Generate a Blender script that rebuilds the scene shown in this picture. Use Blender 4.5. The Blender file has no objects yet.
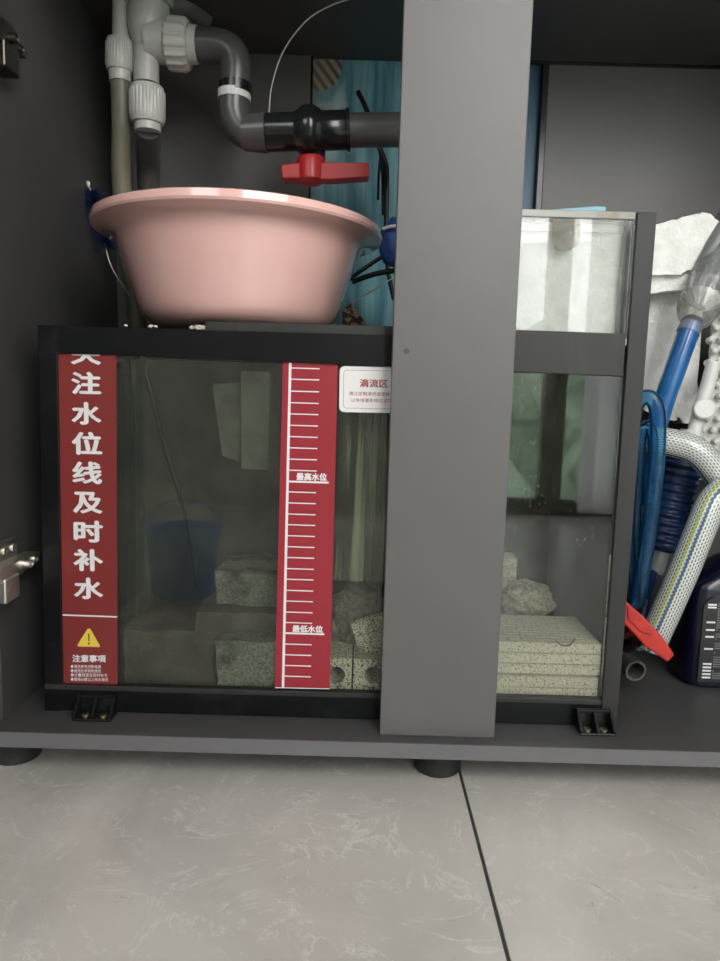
import bpy, bmesh, math, random
from mathutils import Vector, Matrix, noise
random.seed(7)
S = bpy.context.scene
COL = S.collection
# ------------------------------------------------------------------ camera
F = 700.0; PI = math.pi; PT = math.radians(6.77); RL = 0.0285; H = 0.3605
R0 = Vector((1, 0, 0)); U0 = Vector((0, math.sin(PT), math.cos(PT))); FW = Vector((0, math.cos(PT), -math.sin(PT)))
CR = R0*math.cos(RL) + U0*math.sin(RL); CU = -R0*math.sin(RL) + U0*math.cos(RL)
cd = bpy.data.cameras.new('camera'); cam = bpy.data.objects.new('camera', cd); COL.objects.link(cam)
cam.matrix_world = Matrix(((CR.x, CU.x, -FW.x, 0), (CR.y, CU.y, -FW.y, 0), (CR.z, CU.z, -FW.z, H), (0, 0, 0, 1)))
cd.sensor_fit = 'VERTICAL'; cd.sensor_height = 24.0; cd.lens = 24.0*F/961; cd.clip_start = 0.02
S.camera = cam
def ray(px, py):
    return CR*(px-360) - CU*(py-480.5) + FW*F
O = Vector((0, 0, H))
def P(px, py, Y): d = ray(px, py); return O + d*(Y/d.y)      # survey helpers: pixel of the photograph -> point on a real plane
def PZ(px, py, Z): d = ray(px, py); return O + d*((Z-H)/d.z)
def PX(px, py, X): d = ray(px, py); return O + d*(X/d.x)
def R(px, Y): return px*Y/F
# ------------------------------------------------------------------ light
S.view_settings.view_transform = 'Standard'; S.view_settings.look = 'None'; S.view_settings.gamma = 1
S.view_settings.use_curve_mapping = False; S.view_settings.exposure = 0.2
W = bpy.data.worlds.new('sky'); S.world = W; W.use_nodes = True
W.node_tree.nodes['Background'].inputs[0].default_value = (0.93, 0.96, 1.0, 1)
W.node_tree.nodes['Background'].inputs[1].default_value = 6.0
def area(name, loc, target, sx, sy, power, col):
    l = bpy.data.lights.new(name, 'AREA'); l.shape = 'RECTANGLE'; l.size = sx; l.size_y = sy; l.energy = power; l.color = col
    o = bpy.data.objects.new(name, l); COL.objects.link(o); o.location = loc
    o.rotation_euler = (Vector(target)-Vector(loc)).to_track_quat('-Z', 'Y').to_euler(); return o
area('daylight_balcony_door', (0.85, -0.97, 1.5), (0.3, 0.9, 0.2), 1.2, 1.2, 25, (1.0, 0.945, 0.87))
area('daylight_side_window', (-0.85, -0.9, 1.35), (0.0, 0.7, 0.0), 0.8, 1.0, 11, (0.93, 0.96, 1.0))
# ------------------------------------------------------------------ materials
def newmat(name):
    m = bpy.data.materials.new(name); m.use_nodes = True; nt = m.node_tree
    b = nt.nodes['Principled BSDF']; return m, nt, b
def N(nt, t, **kw):
    n = nt.nodes.new(t)
    for k, v in kw.items():
        if k.startswith('i_'):
            key = k[2:]; key = int(key) if key.isdigit() else key.replace('_', ' ')
            n.inputs[key].default_value = v
        else: setattr(n, k, v)
    return n
def c4(c): return (c[0], c[1], c[2], 1)
def mixc(nt, fac, a, b):
    m = nt.nodes.new('ShaderNodeMix'); m.data_type = 'RGBA'
    if hasattr(fac, 'links'): nt.links.new(fac, m.inputs[0])
    else: m.inputs[0].default_value = fac
    for s, v in ((6, a), (7, b)):
        if hasattr(v, 'links'): nt.links.new(v, m.inputs[s])
        else: m.inputs[s].default_value = c4(v)
    return m.outputs[2]
def ramp(nt, src, p0, p1, v0=0., v1=1.):
    r = N(nt, 'ShaderNodeMapRange'); nt.links.new(src, r.inputs[0])
    for i, v in zip((1, 2, 3, 4), (p0, p1, v0, v1)): r.inputs[i].default_value = v
    return r.outputs[0]
def coords(nt, scale=(1, 1, 1), kind='Object'):
    t = nt.nodes.new('ShaderNodeTexCoord'); mp = nt.nodes.new('ShaderNodeMapping'); mp.inputs['Scale'].default_value = scale
    nt.links.new(t.outputs[kind], mp.inputs[0]); return mp.outputs[0]
def noi(nt, vec, scale, detail=4, rough=.55, dist=0):
    n = N(nt, 'ShaderNodeTexNoise', i_Scale=scale, i_Detail=detail, i_Roughness=rough, i_Distortion=dist)
    nt.links.new(vec, n.inputs[0]); return n.outputs[0]
def bump(nt, b, src, strength, dist=.001):
    n = N(nt, 'ShaderNodeBump', i_Strength=strength, i_Distance=dist); nt.links.new(src, n.inputs['Height']); nt.links.new(n.outputs[0], b.inputs['Normal'])
def mat(name, c, rough=.5, metal=0, c2=None, scale=30, lo=.4, hi=.65, bmp=0, bscale=None, stretch=(1, 1, 1), coat=0, spec=None, bdist=.001, trans=0, sub=0):
    m, nt, b = newmat(name)
    b.inputs['Base Color'].default_value = c4(c); b.inputs['Roughness'].default_value = rough; b.inputs['Metallic'].default_value = metal
    if spec is not None: b.inputs['Specular IOR Level'].default_value = spec
    if coat: b.inputs['Coat Weight'].default_value = coat; b.inputs['Coat Roughness'].default_value = .05
    if c2:
        v = coords(nt, stretch); n = noi(nt, v, scale)
        nt.links.new(mixc(nt, ramp(nt, n, lo, hi), c, c2), b.inputs['Base Color'])
    if bmp:
        v = coords(nt, stretch); bump(nt, b, noi(nt, v, bscale or scale), bmp, bdist)
    if trans:
        sh = nt.nodes.new('ShaderNodeBsdfTranslucent'); sh.inputs[0].default_value = c4(c); mx = nt.nodes.new('ShaderNodeMixShader'); mx.inputs[0].default_value = trans
        nt.links.new(b.outputs[0], mx.inputs[1]); nt.links.new(sh.outputs[0], mx.inputs[2]); nt.links.new(mx.outputs[0], nt.nodes['Material Output'].inputs[0])
    return m
def clear(name, tint, dirt=(.5, .5, .45), d0=.0, d1=.2, scale=12, rough=.02, stretch=(1, 1, 1), lo=.4, hi=.7, ior=1.5, drops=0):
    """thin clear sheet: tinted transmission, fresnel reflection and a film of dirt"""
    m, nt, b = newmat(name); out = nt.nodes['Material Output']
    tr = N(nt, 'ShaderNodeBsdfTransparent'); tr.inputs[0].default_value = c4(tint)
    gl = N(nt, 'ShaderNodeBsdfGlossy', i_Roughness=rough); fr = N(nt, 'ShaderNodeFresnel', i_IOR=ior)
    m1 = nt.nodes.new('ShaderNodeMixShader'); nt.links.new(fr.outputs[0], m1.inputs[0]); nt.links.new(tr.outputs[0], m1.inputs[1]); nt.links.new(gl.outputs[0], m1.inputs[2])
    df = N(nt, 'ShaderNodeBsdfDiffuse'); df.inputs[0].default_value = c4(dirt)
    fac = ramp(nt, noi(nt, coords(nt, stretch), scale, 6, .6), lo, hi, d0, d1)
    if drops:
        v = N(nt, 'ShaderNodeTexVoronoi', i_Scale=drops); nt.links.new(coords(nt, (1, 1, .8)), v.inputs[0])
        g = ramp(nt, v.outputs[0], .10, .22, .35, 0); k = ramp(nt, noi(nt, coords(nt), 9), .5, .62)
        mu = N(nt, 'ShaderNodeMath', operation='MULTIPLY'); nt.links.new(g, mu.inputs[0]); nt.links.new(k, mu.inputs[1])
        ad = N(nt, 'ShaderNodeMath', operation='MAXIMUM'); nt.links.new(mu.outputs[0], ad.inputs[0]); nt.links.new(fac, ad.inputs[1]); fac = ad.outputs[0]
    m2 = nt.nodes.new('ShaderNodeMixShader'); nt.links.new(fac, m2.inputs[0]); nt.links.new(m1.outputs[0], m2.inputs[1]); nt.links.new(df.outputs[0], m2.inputs[2])
    nt.links.new(m2.outputs[0], out.inputs[0]); return m
M = {}
M['laminate'] = mat('grey_laminate', (.108, .102, .100), .42, c2=(.100, .095, .093), scale=6, bmp=.25, bscale=900, bdist=.0003)
M['laminate_dark'] = mat('charcoal_laminate', (.057, .055, .055), .42, c2=(.048, .047, .047), scale=8, bmp=.25, bscale=900, bdist=.0003)
M['laminate_edge'] = mat('laminate_edge', (.13, .128, .132), .45, bmp=.4, bscale=700, bdist=.0003)
M['frame'] = mat('black_frame', (.005, .0055, .006), .28, c2=(.018, .019, .019), scale=30, lo=.55, hi=.85, bmp=.1, bscale=200, spec=.25)
M['frame_grey'] = mat('brushed_black_post', (.028, .0275, .026), .42, c2=(.045, .044, .041), scale=6, stretch=(9, 1, .7), lo=.55, hi=.9, spec=.3)
M['black'] = mat('black_plastic', (.008, .009, .010), .25)
M['rubber'] = mat('black_rubber', (.015, .015, .016), .55)
M['grout'] = mat('dark_grout', (.06, .058, .055), .9)
M['wall'] = mat('painted_wall', (.62, .61, .59), .8)
M['metal'] = mat('nickel_steel', (.72, .69, .63), .38, 1)
M['dark_metal'] = mat('dark_steel', (.10, .09, .08), .35, 1)
M['brass'] = mat('brass_screw', (.55, .45, .27), .35, 1)
M['pink'] = mat('pink_plastic', (.72, .44, .40), .16, coat=.8, c2=(.70, .42, .38), scale=5, sub=0)
M['pipe_white'] = mat('grey_white_pvc', (.40, .40, .375), .35)
M['pipe_grey'] = mat('grey_pvc', (.095, .095, .088), .3)
M['pipe_dark'] = mat('dark_grey_pvc', (.06, .06, .058), .28)
M['hose_olive'] = mat('olive_hose', (.12, .115, .08), .4, c2=(.17, .16, .12), scale=25, stretch=(1, 1, .4))
M['black_pvc'] = mat('black_pvc', (.012, .013, .014), .18)
M['red'] = mat('red_plastic', (.42, .018, .02), .35)
M['red2'] = mat('faded_red_plastic', (.50, .03, .022), .35, c2=(.38, .02, .018), scale=40)
M['tape'] = mat('white_tape', (.55, .55, .53), .6)
M['white'] = mat('white_plastic', (.62, .62, .59), .4)
M['floss'] = mat('white_filter_floss', (.80, .80, .77), .95, c2=(.70, .70, .66), scale=60, bmp=.8, bscale=160, bdist=.003)
M['crust'] = mat('salt_crust', (.62, .58, .50), .9, bmp=1, bscale=300)
M['sticker'] = mat('red_sticker', (.205, .029, .027), .32, c2=(.195, .027, .025), scale=3)
M['sticker2'] = mat('crimson_sticker', (.30, .021, .033), .30, c2=(.28, .02, .03), scale=3)
M['print'] = mat('white_print', (.72, .72, .72), .4)
M['print_red'] = mat('brick_red_print', (.30, .06, .045), .5)
M['label'] = mat('white_label', (.72, .70, .69), .4)
M['yellow'] = mat('yellow_print', (.72, .55, .07), .4)
M['ink'] = mat('black_print', (.02, .02, .015), .5)
M['cable'] = mat('black_cable', (.01, .01, .011), .4)
M['wire'] = mat('pale_nylon_line', (.5, .5, .45), .3)
M['navy'] = mat('navy_plastic', (.010, .028, .085), .22, c2=(.012, .034, .11), scale=4)
M['navy_bottle'] = mat('navy_bottle_plastic', (.003, .004, .016), .22)
M['bristle'] = mat('blue_bristles', (.006, .012, .07), .6)
M['blue_cloth'] = mat('blue_mesh_bag', (.02, .06, .22), .6)
M['blue_hose'] = mat('blue_hose', (.018, .13, .36), .2, coat=.4, c2=(.014, .10, .29), scale=12)
M['cyan'] = mat('cyan_acrylic', (.16, .38, .46), .3)
M['grey_clear'] = mat('smoky_connector', (.22, .23, .23), .2)
M['mesh'] = mat('tan_mesh_bag', (.58, .50, .38), .9, c2=(.30, .26, .19), scale=240, bmp=1, bscale=300, bdist=.002)
M['mesh_dark'] = mat('brown_mesh_bag', (.30, .26, .19), .9, c2=(.17, .145, .105), scale=160, bmp=1, bscale=300, bdist=.002)
M['bluebucket'] = mat('blue_bucket_plastic', (.10, .30, .80), .4)
M['curtain'] = mat('white_curtain', (.85, .85, .85), .9, trans=.5)
M['leaf'] = mat('tree_leaves', (.45, .60, .42), .8, c2=(.12, .20, .12), scale=4, bmp=1, bscale=8, bdist=.1)
M['window_frame'] = mat('dark_window_frame', (.03, .03, .03), .4)
M['brownrock'] = mat('brown_speckled_shell', (.40, .30, .20), .8, c2=(.04, .025, .02), scale=140, lo=.45, hi=.55)
M['glass'] = clear('front_glass', (.955, .975, .955), (.30, .31, .24), .008, .06, 7, drops=150)
M['glass_side'] = clear('side_glass', (.75, .85, .80), (.25, .27, .2), .03, .2, 9)
M['acrylic'] = clear('clear_acrylic', (.97, .98, .97), (.7, .7, .66), .03, .2, 8)
M['acrylic_edge'] = mat('acrylic_edge', (.62, .65, .63), .15, c2=(.42, .44, .45), scale=20, stretch=(.3, 1, 1))
M['rim_dirty'] = mat('dirty_acrylic_rim', (.25, .25, .22), .2, c2=(.19, .15, .09), scale=35, lo=.5, hi=.7)
M['tube'] = clear('clear_tube', (.82, .84, .84), (.35, .36, .36), .22, .35, 10)
M['tube_cup'] = clear('frosted_cup', (.94, .94, .93), (.8, .8, .78), .10, .22, 30, rough=.1)
M['blue_clear'] = clear('clear_blue_tube', (.42, .70, .90), (.06, .28, .52), .05, .22, 14, stretch=(1, 1, .3), rough=.06)
M['algae'] = clear('algae_divider', (.35, .42, .36), (.40, .43, .29), .03, .85, 40, stretch=(1.6, 1, .07), lo=.46, hi=.66)
M['back_film'] = mat('murky_back', (.035, .037, .028), .6, c2=(.09, .095, .07), scale=18, lo=.4, hi=.75)
M['grey_film'] = mat('grey_green_plate', (.16, .18, .13), .6, c2=(.10, .11, .08), scale=30)
def speckle(name, a, b_, scale, thr0=.36, thr1=.42, c3=None, s3=14, l3=.45, h3=.6):
    m, nt, b = newmat(name); v = coords(nt); b.inputs['Roughness'].default_value = .9
    n = noi(nt, v, scale, 3, .6); col = mixc(nt, ramp(nt, n, thr0, thr1), b_, a)
    if c3: col = mixc(nt, ramp(nt, noi(nt, v, s3, 5, .6), l3, h3), col, c3)
    nt.links.new(col, b.inputs['Base Color']); bump(nt, b, n, 1, .004); return m
M['ceramic'] = speckle('porous_ceramic', (.96, .85, .66), (.26, .20, .14), 650, .37, .43)
M['ceramic_dirty'] = speckle('dirty_porous_ceramic', (.82, .76, .56), (.12, .10, .07), 450, .40, .47, (.10, .08, .055), 22, .58, .72)
M['mossy'] = speckle('mossy_rock', (.27, .30, .22), (.14, .15, .105), 330, .34, .6, (.07, .055, .045), 14, .48, .60)
M['mud'] = mat('brown_sediment', (.075, .06, .045), .9, c2=(.13, .115, .085), scale=25, bmp=1, bscale=60, bdist=.004)
# floor tiles
m, nt, b = newmat('marble_tile'); v = coords(nt, kind='Object')
oi = N(nt, 'ShaderNodeObjectInfo'); ad = N(nt, 'ShaderNodeVectorMath', operation='ADD'); sc = N(nt, 'ShaderNodeVectorMath', operation='SCALE'); sc.inputs['Scale'].default_value = .0
nt.links.new(v, ad.inputs[0]); nt.links.new(oi.outputs['Location'], ad.inputs[1]); v = ad.outputs[0]
n1 = noi(nt, v, 3.0, 6, .6, 1.2); n2 = noi(nt, v, 7.5, 8, .65, 2.5); n3 = noi(nt, v, 22, 6, .6, 1.5)
col = mixc(nt, ramp(nt, n1, .35, .68), (.51, .485, .45), (.37, .35, .32))
def vein(nz, c, wd):
    s = N(nt, 'ShaderNodeMath', operation='SUBTRACT'); nt.links.new(nz, s.inputs[0]); s.inputs[1].default_value = c
    a = N(nt, 'ShaderNodeMath', operation='ABSOLUTE'); nt.links.new(s.outputs[0], a.inputs[0]); return ramp(nt, a.outputs[0], 0, wd, 1, 0)
k = N(nt, 'ShaderNodeMath', operation='MULTIPLY'); nt.links.new(vein(n2, .5, .018), k.inputs[0]); nt.links.new(ramp(nt, n3, .42, .6), k.inputs[1])
col = mixc(nt, k.outputs[0], col, (.57, .55, .515))
k = N(nt, 'ShaderNodeMath', operation='MULTIPLY'); nt.links.new(vein(n2, .56, .012), k.inputs[0]); nt.links.new(ramp(nt, n3, .55, .68), k.inputs[1])
col = mixc(nt, k.outputs[0], col, (.30, .28, .25))
nt.links.new(col, b.inputs['Base Color']); b.inputs['Roughness'].default_value = .30; b.inputs['Specular IOR Level'].default_value = .45
bump(nt, b, n2, .35, .002); M['tile'] = m
# poster (flat printed film)
m, nt, b = newmat('sea_print'); v = coords(nt, (1, 1, .10)); n = noi(nt, v, 60, 5, .6); v2 = coords(nt); nb = noi(nt, v2, 9, 3, .5)
col = mixc(nt, ramp(nt, n, .35, .65), (.05, .20, .26), (.22, .46, .50)); col = mixc(nt, ramp(nt, nb, .6, .68), col, (.50, .64, .60))
sx = N(nt, 'ShaderNodeSeparateXYZ'); nt.links.new(v2, sx.inputs[0])
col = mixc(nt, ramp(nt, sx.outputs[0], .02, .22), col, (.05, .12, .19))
wv = N(nt, 'ShaderNodeTexWave', i_Scale=42.0, i_Distortion=.6, i_Detail=1); wv.bands_direction = 'DIAGONAL'; nt.links.new(coords(nt, (1, 1, .75)), wv.inputs[0])
shell = mixc(nt, wv.outputs[1], (.10, .05, .04), (.42, .36, .27))
ds = N(nt, 'ShaderNodeVectorMath', operation='DISTANCE'); nt.links.new(v2, ds.inputs[0]); c_ = P(318, 66, 1.115); ds.inputs[1].default_value = (c_.x, 1.1145, c_.z)
col = mixc(nt, ramp(nt, ds.outputs['Value'], .034, .038, 1, 0), col, shell)
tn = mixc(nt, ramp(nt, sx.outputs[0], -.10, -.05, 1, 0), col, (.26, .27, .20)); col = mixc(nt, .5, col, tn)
nt.links.new(col, b.inputs['Base Color']); b.inputs['Roughness'].default_value = .45; M['poster'] = m
# braided hose
m, nt, b = newmat('braided_hose'); tc = N(nt, 'ShaderNodeTexCoord')
br = N(nt, 'ShaderNodeTexBrick', i_Scale=1.0); br.offset = .5
mp = N(nt, 'ShaderNodeMapping'); nt.links.new(tc.outputs['UV'], mp.inputs[0]); nt.links.new(mp.outputs[0], br.inputs[0])
br.inputs['Color1'].default_value = (.10, .12, .12, 1); br.inputs['Color2'].default_value = (.14, .16, .15, 1); br.inputs['Mortar'].default_value = (.56, .58, .55, 1)
br.inputs['Brick Width'].default_value = .0052; br.inputs['Row Height'].default_value = .0033; br.inputs['Mortar Size'].default_value = .00095; br.inputs['Mortar Smooth'].default_value = .25
su = N(nt, 'ShaderNodeSeparateXYZ'); nt.links.new(tc.outputs['UV'], su.inputs[0])
col = br.outputs[0]
for cen, cc in ((.069, (.40, .50, .10)), (.0625, (.05, .12, .18))):
    s = N(nt, 'ShaderNodeMath', operation='SUBTRACT'); nt.links.new(su.outputs[1], s.inputs[0]); s.inputs[1].default_value = cen
    a = N(nt, 'ShaderNodeMath', operation='ABSOLUTE'); nt.links.new(s.outputs[0], a.inputs[0])
    col = mixc(nt, ramp(nt, a.outputs[0], .0011, .0014, 1, 0), col, cc)
nt.links.new(col, b.inputs['Base Color']); b.inputs['Roughness'].default_value = .25; b.inputs['Coat Weight'].default_value = .5; M['braid'] = m
# ------------------------------------------------------------------ object helpers
def fin(name, bm, m, parent=None, smooth=False, bevel=0, label=None, seg=2):
    bmesh.ops.recalc_face_normals(bm, faces=bm.faces)
    me = bpy.data.meshes.new(name); bm.to_mesh(me); bm.free()
    for k in ([m] if not isinstance(m, list) else m): me.materials.append(M[k])
    if smooth:
        for p in me.polygons: p.use_smooth = True
        try: me.set_sharp_from_angle(angle=math.radians(40))
        except Exception: pass
    o = bpy.data.objects.new(name, me); COL.objects.link(o)
    if parent:
        o.parent = parent; o.matrix_parent_inverse = parent.matrix_world.inverted()
    if bevel:
        md = o.modifiers.new('bevel', 'BEVEL'); md.width = bevel; md.segments = seg; md.limit_method = 'ANGLE'
    if label: o['label'] = label
    return o
def thing(name, label, cat, loc=(0, 0, 0), group=None):
    o = bpy.data.objects.new(name, None); COL.objects.link(o); o.location = loc; o.empty_display_size = .02
    o.matrix_world = Matrix.Translation(loc)
    o['label'] = label; o['category'] = cat
    if group: o['group'] = group
    return o
def tag(o, label, cat, group=None):
    o['label'] = label; o['category'] = cat
    if group: o['group'] = group
    return o
def box_bm(a, b, bm=None):
    bm = bm or bmesh.new(); a, b = Vector(a), Vector(b)
    vs = [bm.verts.new((x, y, z)) for x in (a.x, b.x) for y in (a.y, b.y) for z in (a.z, b.z)]
    for f in ((0, 1, 3, 2), (4, 6, 7, 5), (0, 4, 5, 1), (2, 3, 7, 6), (0, 2, 6, 4), (1, 5, 7, 3)): bm.faces.new([vs[i] for i in f])
    return bm
def box(name, a, b, m, parent=None, bevel=.0008, **k): return fin(name, box_bm(a, b), m, parent, bevel=bevel, **k)
def prism_bm(pts, off, bm=None):
    bm = bm or bmesh.new(); off = Vector(off)
    a = [bm.verts.new(p) for p in pts]; c = [bm.verts.new(Vector(p)+off) for p in pts]
    bm.faces.new(a); bm.faces.new(c[::-1]); n = len(pts)
    for i in range(n): bm.faces.new((a[i], a[(i+1) % n], c[(i+1) % n], c[i]))
    return bm
def slab(name, px, Y, Y2, m, parent=None, bevel=.0006, **k):
    """outline surveyed on the real plane y=Y, extruded straight back to y=Y2"""
    return fin(name, prism_bm([P(x, y, Y) for x, y in px], (0, Y2-Y, 0)), m, parent, bevel=bevel, **k)
def frame_axes(t):
    t = t.normalized(); a = Vector((0, 0, 1)) if abs(t.z) < .9 else Vector((1, 0, 0))
    u = t.cross(a).normalized(); return u, t.cross(u).normalized()
def lathe_bm(base, axis, prof, seg=32, bm=None, caps=True, mod=None):
    """prof: list of (distance along axis, radius)"""
    bm = bm or bmesh.new(); base = Vector(base); t = Vector(axis).normalized(); u, w = frame_axes(t); rings = []
    for h, r in prof:
        rings.append([bm.verts.new(base + t*h + (u*math.cos(2*PI*i/seg) + w*math.sin(2*PI*i/seg))*(r if not mod else mod(h, r, i))) for i in range(seg)])
    for a, b_ in zip(rings, rings[1:]):
        for i in range(seg): bm.faces.new((a[i], a[(i+1) % seg], b_[(i+1) % seg], b_[i]))
    if caps:
        bm.faces.new(rings[0][::-1]); bm.faces.new(rings[-1])
    return bm
def lathe(name, base, axis, prof, m, parent=None, seg=32, caps=True, mod=None, **k):
    return fin(name, lathe_bm(base, axis, prof, seg, None, caps, mod), m, parent, smooth=True, **k)
def cr(pts, n):
    """catmull-rom through points"""
    pts = [Vector(p) for p in pts]; q = [pts[0]*2-pts[1]] + pts + [pts[-1]*2-pts[-2]]; out = []
    for i in range(1, len(q)-2):
        for j in range(n):
            t = j/n; a, b_, c, d = q[i-1:i+3]
            out.append(.5*((2*b_)+(c-a)*t+(2*a-5*b_+4*c-d)*t*t+(3*b_-a-3*c+d)*t**3))
    out.append(pts[-1]); return out
def tube_bm(path, r, seg=12, bm=None, rf=None, caps=True, rot0=0):
    bm = bm or bmesh.new(); uvl = bm.loops.layers.uv.verify(); L = 0; rings = []; ls = []
    t0 = (path[1]-path[0]).normalized(); u, _ = frame_axes(t0)
    for i, p in enumerate(path):
        t = (path[min(i+1, len(path)-1)]-path[max(i-1, 0)]).normalized()
        u = (u - t*u.dot(t)).normalized(); w = t.cross(u)
        if i: L += (p-path[i-1]).length
        rr = rf(i/(len(path)-1)) if rf else r
        rings.append([bm.verts.new(p + (u*math.cos(2*PI*k/seg+rot0)+w*math.sin(2*PI*k/seg+rot0))*rr) for k in range(seg)]); ls.append(L)
    for i in range(len(rings)-1):
        for k in range(seg):
            f = bm.faces.new((rings[i][k], rings[i][(k+1) % seg], rings[i+1][(k+1) % seg], rings[i+1][k]))
            for lp, uv in zip(f.loops, ((ls[i], k), (ls[i], k+1), (ls[i+1], k+1), (ls[i+1], k))): lp[uvl].uv = (uv[0], uv[1]*2*PI*r/seg)
    if caps: bm.faces.new(rings[0][::-1]); bm.faces.new(rings[-1])
    return bm
def tube(name, pts, r, m, parent=None, n=8, seg=12, **k):
    rf = k.pop('rf', None); rot0 = k.pop('rot0', 0); caps = k.pop('caps', True)
    return fin(name, tube_bm(cr(pts, n), r, seg, rf=rf, rot0=rot0, caps=caps), m, parent, smooth=True, **k)
def ring_bm(base, axis, r0, r1, h, seg=32, bm=None):
    """hollow short pipe"""
    bm = bm or bmesh.new(); return lathe_ring(bm, base, axis, r0, r1, h, seg)
def lathe_ring(bm, base, axis, r0, r1, h, seg):
    base = Vector(base); t = Vector(axis).normalized(); u, w = frame_axes(t); rings = []
    for hh, r in ((0, r1), (h, r1), (h, r0), (0, r0)):
        rings.append([bm.verts.new(base+t*hh+(u*math.cos(2*PI*i/seg)+w*math.sin(2*PI*i/seg))*r) for i in range(seg)])
    for j in range(4):
        a, b_ = rings[j], rings[(j+1) % 4]
        for i in range(seg): bm.faces.new((a[i], a[(i+1) % seg], b_[(i+1) % seg], b_[i]))
    return bm
FONT = None
for _p in (bpy.utils.resource_path('LOCAL') + '/datafiles/fonts/Noto Sans CJK Regular.woff2',):
    pass
def text_bm(s, quad, Y, bold=0.0, depth=.0002, per=None):
    """lettering fitted to a surveyed rectangle (px corners tl,tr,br,bl) on plane y=Y"""
    cu = bpy.data.curves.new('t', 'FONT'); cu.body = s; cu.size = 1; cu.offset = bold; cu.resolution_u = 2
    o = bpy.data.objects.new('t', cu); COL.objects.link(o); dg = bpy.context.evaluated_depsgraph_get(); dg.update()
    me = bpy.data.meshes.new_from_object(o.evaluated_get(dg)); bpy.data.objects.remove(o); bpy.data.curves.remove(cu)
    xs = [v.co.x for v in me.vertices]; ys = [v.co.y for v in me.vertices]
    x0, x1, y0, y1 = min(xs), max(xs), min(ys), max(ys); tl, tr, br_, bl = [P(x, y, Y) for x, y in quad]
    for v in me.vertices:
        a = (v.co.x-x0)/(x1-x0); c = (v.co.y-y0)/(y1-y0)
        v.co = (bl.lerp(br_, a)).lerp(tl.lerp(tr, a), c)
    bm = bmesh.new(); bm.from_mesh(me); bpy.data.meshes.remove(me)
    ex = bmesh.ops.extrude_face_region(bm, geom=bm.faces[:]); bmesh.ops.translate(bm, vec=(0, -depth, 0), verts=[g for g in ex['geom'] if isinstance(g, bmesh.types.BMVert)])
    return bm
def bold_bm(s, quad, Y, w=.6, depth=.0002):
    bm = bmesh.new()
    for k, (dx, dy) in enumerate(((0, 0), (w, 0), (-w, 0), (0, w*.6), (0, -w*.6), (w*.5, w*.4), (-w*.5, -w*.4))):
        q = [(x+dx+(w if i in (0, 3) else -w), y+dy+(w*.6 if i < 2 else -w*.6)) for i, (x, y) in enumerate(quad)]
        t = text_bm(s, q, Y, 0, depth*(1+.06*k)); me = bpy.data.meshes.new('t'); t.to_mesh(me); t.free(); bm.from_mesh(me); bpy.data.meshes.remove(me)
    return bm
def rect(x0, y0, x1, y1, sl=.02, vs=0.0):
    return [(x0, y0), (x1, y0+(x1-x0)*sl), (x1+vs*(y1-y0), y1+(x1-x0)*sl), (x0+vs*(y1-y0), y1)]
def stroke(px0, px1, w, Y, d=.0002, bm=None):
    a, b_ = P(*px0, Y), P(*px1, Y); t = (b_-a).normalized(); n = Vector((-t.z, 0, t.x))*w/2
    return prism_bm([a+n, b_+n, b_-n, a-n], (0, -d, 0), bm)
def rough(bm, amp, freq, cuts=0, seed=0):
    if cuts: bmesh.ops.subdivide_edges(bm, edges=bm.edges[:], cuts=cuts, use_grid_fill=True)
    for v in bm.verts: v.co += noise.noise_vector(v.co*freq + Vector((seed, seed, 0)))*amp
    return bm
def struct(o): o['kind'] = 'structure'; return o
# ================================================================== the room
ZF = -.0535; SX = PZ(458, 765, ZF).x
fl = struct(box('floor', (-1.6, -1.05, ZF-.05), (1.65, 1.4, ZF-.003), 'grout', bevel=0))
G = .0016; tmesh = None
xs = [SX+(i)*.8 for i in range(-3, 3)]; ys = [.205-1.6, .205-.8, .205, 1.005, 1.805]
for i in range(len(xs)-1):
    for j in range(len(ys)-1):
        a0, a1, b0, b1 = max(xs[i], -1.6), min(xs[i+1], 1.65), max(ys[j], -1.05), min(ys[j+1], 1.4)
        if a1-a0 < .02 or b1-b0 < .02: continue
        t = fin('tile', box_bm((a0+G, b0+G, ZF-.008), (a1-G, b1-G, ZF)), 'tile', fl, bevel=.0006)
struct(box('wall_back', (-1.6, 1.125, ZF), (1.65, 1.2, 2.5), 'wall', bevel=0))
struct(box('wall_left', (-1.65, -1.05, ZF), (-1.6, 1.125, 2.5), 'wall', bevel=0))
struct(box('wall_right', (1.65, -1.05, ZF), (1.7, 1.125, 2.5), 'wall', bevel=0))
struct(box('ceiling', (-1.65, -1.1, 2.5), (1.7, 1.2, 2.55), 'wall', bevel=0))
bm = box_bm((-1.6, -1.1, ZF), (.22, -1.05, 2.5)); box_bm((.22, -1.1, 2.15), (1.65, -1.05, 2.5), bm)
struct(fin('wall_front', bm, 'wall'))
bm = bmesh.new()
for x0, x1 in ((.22, .27), (.66, .74), (1.6, 1.65)): box_bm((x0, -1.09, ZF), (x1, -1.04, 2.15), bm)
for z0, z1 in ((ZF, ZF+.06), (2.1, 2.15)): box_bm((.27, -1.085, z0), (1.6, -1.045, z1), bm)
dr = struct(fin('door_1', bm, 'window_frame', bevel=.002))
bm = bmesh.new(); n = 60
for i in range(n+1):
    x = .79+.77*i/n; y = -1.0+.018*math.sin(i*.9)+.006*math.sin(i*2.3)
    bm.verts.new((x, y, ZF+.02)); bm.verts.new((x, y, 2.1))
bm.verts.ensure_lookup_table()
for i in range(n): bm.faces.new((bm.verts[2*i], bm.verts[2*i+2], bm.verts[2*i+3], bm.verts[2*i+1]))
tag(fin('curtain', bm, 'curtain', smooth=True), 'white translucent curtain hanging at the balcony door behind the viewer', 'curtain')
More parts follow.
